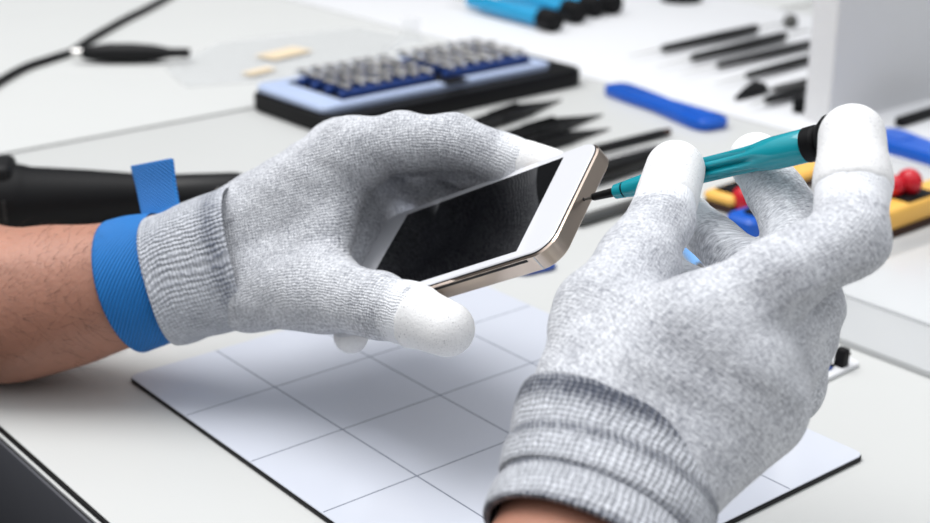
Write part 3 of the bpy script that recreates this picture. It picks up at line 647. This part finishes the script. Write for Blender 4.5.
yellow_tool((716, 212), (850, 165), [(0.010, -0.012, 0.0080), (0.025, -0.010, 0.0062)], 'yellow bar with red knobs seen between the fingers under the screwdriver', 0.011, 0.002)
bc = empty('blue_clamp', (0, 0, 0), 'blue plastic clamp with dark hole seen between the gloved fingers', 'clamp'); frame(bc, U, Z, spot(754, 236))
slab('body', 'blue', rrect(0.030, 0.022, 0.006), 0.0003, 0.014, bc, 0.002); lathe('hole_bush', 'black', [(0, 0.0065), (0.0146, 0.0065), (0.015, 0.005)], bc, n=24).rotation_euler = (0, -PI / 2, 0)
box('jaw', 'grey_metal', (0.008, -0.018, 0.0003), (0.022, -0.009, 0.009), bc, 0.001)

# black rod and white upright board at the right
rod('scriber', (897, 129), (965, 107), [(0, 0.0014), (0.03, 0.0042), (0.97, 0.0042), (1, 0.003)], 'black', 'black scriber lying beside the white upright board', 'scriber')
bd = empty('upright_board', (0, 0, 0), 'tall white upright board with grey shaded side standing at right back', 'board'); bp0 = spot(804, 121)
frame(bd, U, Z, bp0); 
bm = bmesh.new(); bm_box(bm, (0, -0.022, 0), (0.34, 0, 0.30), 0.0012, 3); finish(bm, 'panel', 'white', bd)
box('lit_edge_skin', 'coat', (-0.0012, -0.0216, 0.0004), (0.0002, -0.0004, 0.2996), bd, 0.0004)  # thin whiter skin, paints the light falling on the board's front edge

# clear acrylic tray at right, small white circuit part
tl = spot(846, 340); tt = tl @ U; tv0 = float(spot(850, 352) @ V)
at_ = uvbox('acrylic_tray', 'frosted', float(spot(883, 361) @ U), float(spot(883, 361) @ U) + 0.19, tv0 - 0.075, tv0 + 0.30, 0.0, 0.0035, None, 0.0006, base=(0, 0, 0)); tag(at_, 'clear acrylic tray lying flat on the bench at right edge', 'tray')
t2 = float(spot(890, 320) @ U); uvbox('inner_panel', 'frosted', t2, t2 + 0.15, tv0 - 0.055, tv0 + 0.28, 0.0033, 0.0055, at_, 0.0006, base=(0, 0, 0))
cp = empty('circuit_part', (0, 0, 0), 'small white circuit part with a black connector beside the right glove', 'circuit part'); frame(cp, spot(862, 366) - spot(820, 386), Z, spot(820, 386))
L = span(spot(862, 366), spot(820, 386))
slab('board', 'white', [(p[0] + L / 2, p[1] + 0.011) for p in rrect(L, 0.022, 0.004)], 0.0003, 0.0022, cp, 0.0004)
for x, y, a, b in ((L - 0.010, 0.010, 0.003, 0.0012), (L - 0.013, 0.016, 0.003, 0.0012)): box('contact_pad', 'grey_metal', (x - a, y - b, 0.0021), (x, y + b, 0.0023), cp, 0)
box('chip', 'deep_blue', (L - 0.020, 0.004, 0.0021), (L - 0.0165, 0.008, 0.0032), cp, 0.0002); box('pin', 'black', (L - 0.0150, 0.005, 0.0021), (L - 0.0138, 0.010, 0.0032), cp, 0.0002)
cx_ = (spot(862, 366) - spot(820, 386)) / L; cy_ = np.cross(Z, cx_); ck_ = spot(840.5, 366, 0.002) - spot(820, 386); kx, ky = float(ck_ @ cx_), float(ck_ @ cy_)
cn = box('connector', 'black', (kx - 0.0022, ky - 0.0025, 0.0021), (kx + 0.0028, ky + 0.0025, 0.0105), cp, 0.0006); lathe('socket', 'steel', [(0, 0.0012), (0.0006, 0.0012)], cn, n=14).location = (kx + 0.0012, ky - 0.0026, 0.0086)

# cable with clip, black heat tool, clear packets
cab = catmull([spot(-90, 150), spot(-25, 102), spot(20, 74), spot(50, 63), spot(72, 56)], 10); cab = [p + Z * 0.0034 for p in cab]
c2_ = catmull([spot(72, 56), spot(92, 42), spot(125, 23), spot(165, 2), spot(240, -45)], 10); c2_ = [p + Z * 0.0034 for p in c2_]
wire = tube('cable', 'black_soft', cab + c2_[1:], 0.0032); tag(wire, 'thin black cable curving across the far left of the bench', 'cable')
ck = empty('alligator_clip', (0, 0, 0), 'black booted alligator clip lying against the black cable', 'clip'); a, b = spot(74, 63), spot(190, 63); place(ck, a, b, 0.0085); L = span(a, b)
lathe('boot', 'black_soft', [(L * 0.06, 0.003), (L * 0.1, 0.0056), (L * 0.3, 0.0080), (L * 0.5, 0.0082), (L * 0.7, 0.0068), (L * 0.82, 0.0044), (L * 0.84, 0.0040), (L, 0.0040), (L * 1.005, 0.003)], ck, n=28)
lathe('jaw', 'steel', [(-0.001, 0.0022), (0, 0.0036), (L * 0.08, 0.0042)], ck, n=16)
bt = empty('heat_tool', (0, 0, 0), 'long black plastic tool handle lying behind the bare forearm', 'hand tool'); a, b = spot(-40, 244), spot(250, 229); place(bt, a, b, 0.0222); L = span(a, b)
lathe('body', 'black', [(-0.10, 0.020), (-0.095, 0.022), (L * 0.20, 0.0220), (L * 0.24, 0.0205), (L * 0.26, 0.0195), (L * 0.45, 0.0165), (L * 0.65, 0.0125), (L * 0.72, 0.0120)], bt, n=40)
o = lathe('tip_sleeve', 'black_metal', [(L * 0.71, 0.0105), (L * 0.72, 0.0128), (L * 0.96, 0.0122), (L, 0.0105)], bt, n=40); o.location.z = -0.001
bm = bmesh.new(); bm_box(bm, (-0.06, -0.014, 0.010), (L * 0.21, 0.014, 0.0245), 0.004, 3); finish(bm, 'switch_block', 'black_soft', bt)
for k in range(5): box('vent', 'gap', (0.012 + k * 0.004, -0.0224, -0.004), (0.014 + k * 0.004, -0.0205, 0.008), bt, 0)
o = lathe('rivet', 'steel', [(0, 0.0022), (0.0008, 0.0020), (0.0012, 0.0010)], bt, n=18); o.location = (L * 0.90, -0.0112, 0.004); o.rotation_euler = (0, 0, -PI / 2)
pk = empty('clear_packet', (0, 0, 0), 'clear plastic packet with beige sticker lying left of the bit case', 'packet'); frame(pk, spot(400, 36) - spot(185, 88), Z, spot(185, 88)); L = span(spot(400, 36), spot(185, 88))
slab('film', 'clear', [(0, 0), (L * 0.3, -0.05), (L, -0.03), (L, 0.05), (L * 0.5, 0.10), (0.03, 0.06)], 0.0002, 0.0022, pk, 0.0005)
box('sticker', 'beige', (L * 0.42, 0.010, 0.0022), (L * 0.60, 0.034, 0.0026), pk, 0); box('sticker', 'beige', (L * 0.22, -0.016, 0.0022), (L * 0.33, -0.004, 0.0026), pk, 0)
cupo = lathe('suction_cup', 'clear', [(0, 0.026), (0.002, 0.026), (0.006, 0.019), (0.012, 0.011), (0.018, 0.008), (0.022, 0.0085), (0.030, 0.0080), (0.031, 0.004)], None, n=40); frame(cupo, Z, (1, 0, 0), spot(411, 54) + Z * 0.0003); tag(cupo, 'clear plastic suction cup standing behind the bit case', 'suction cup')
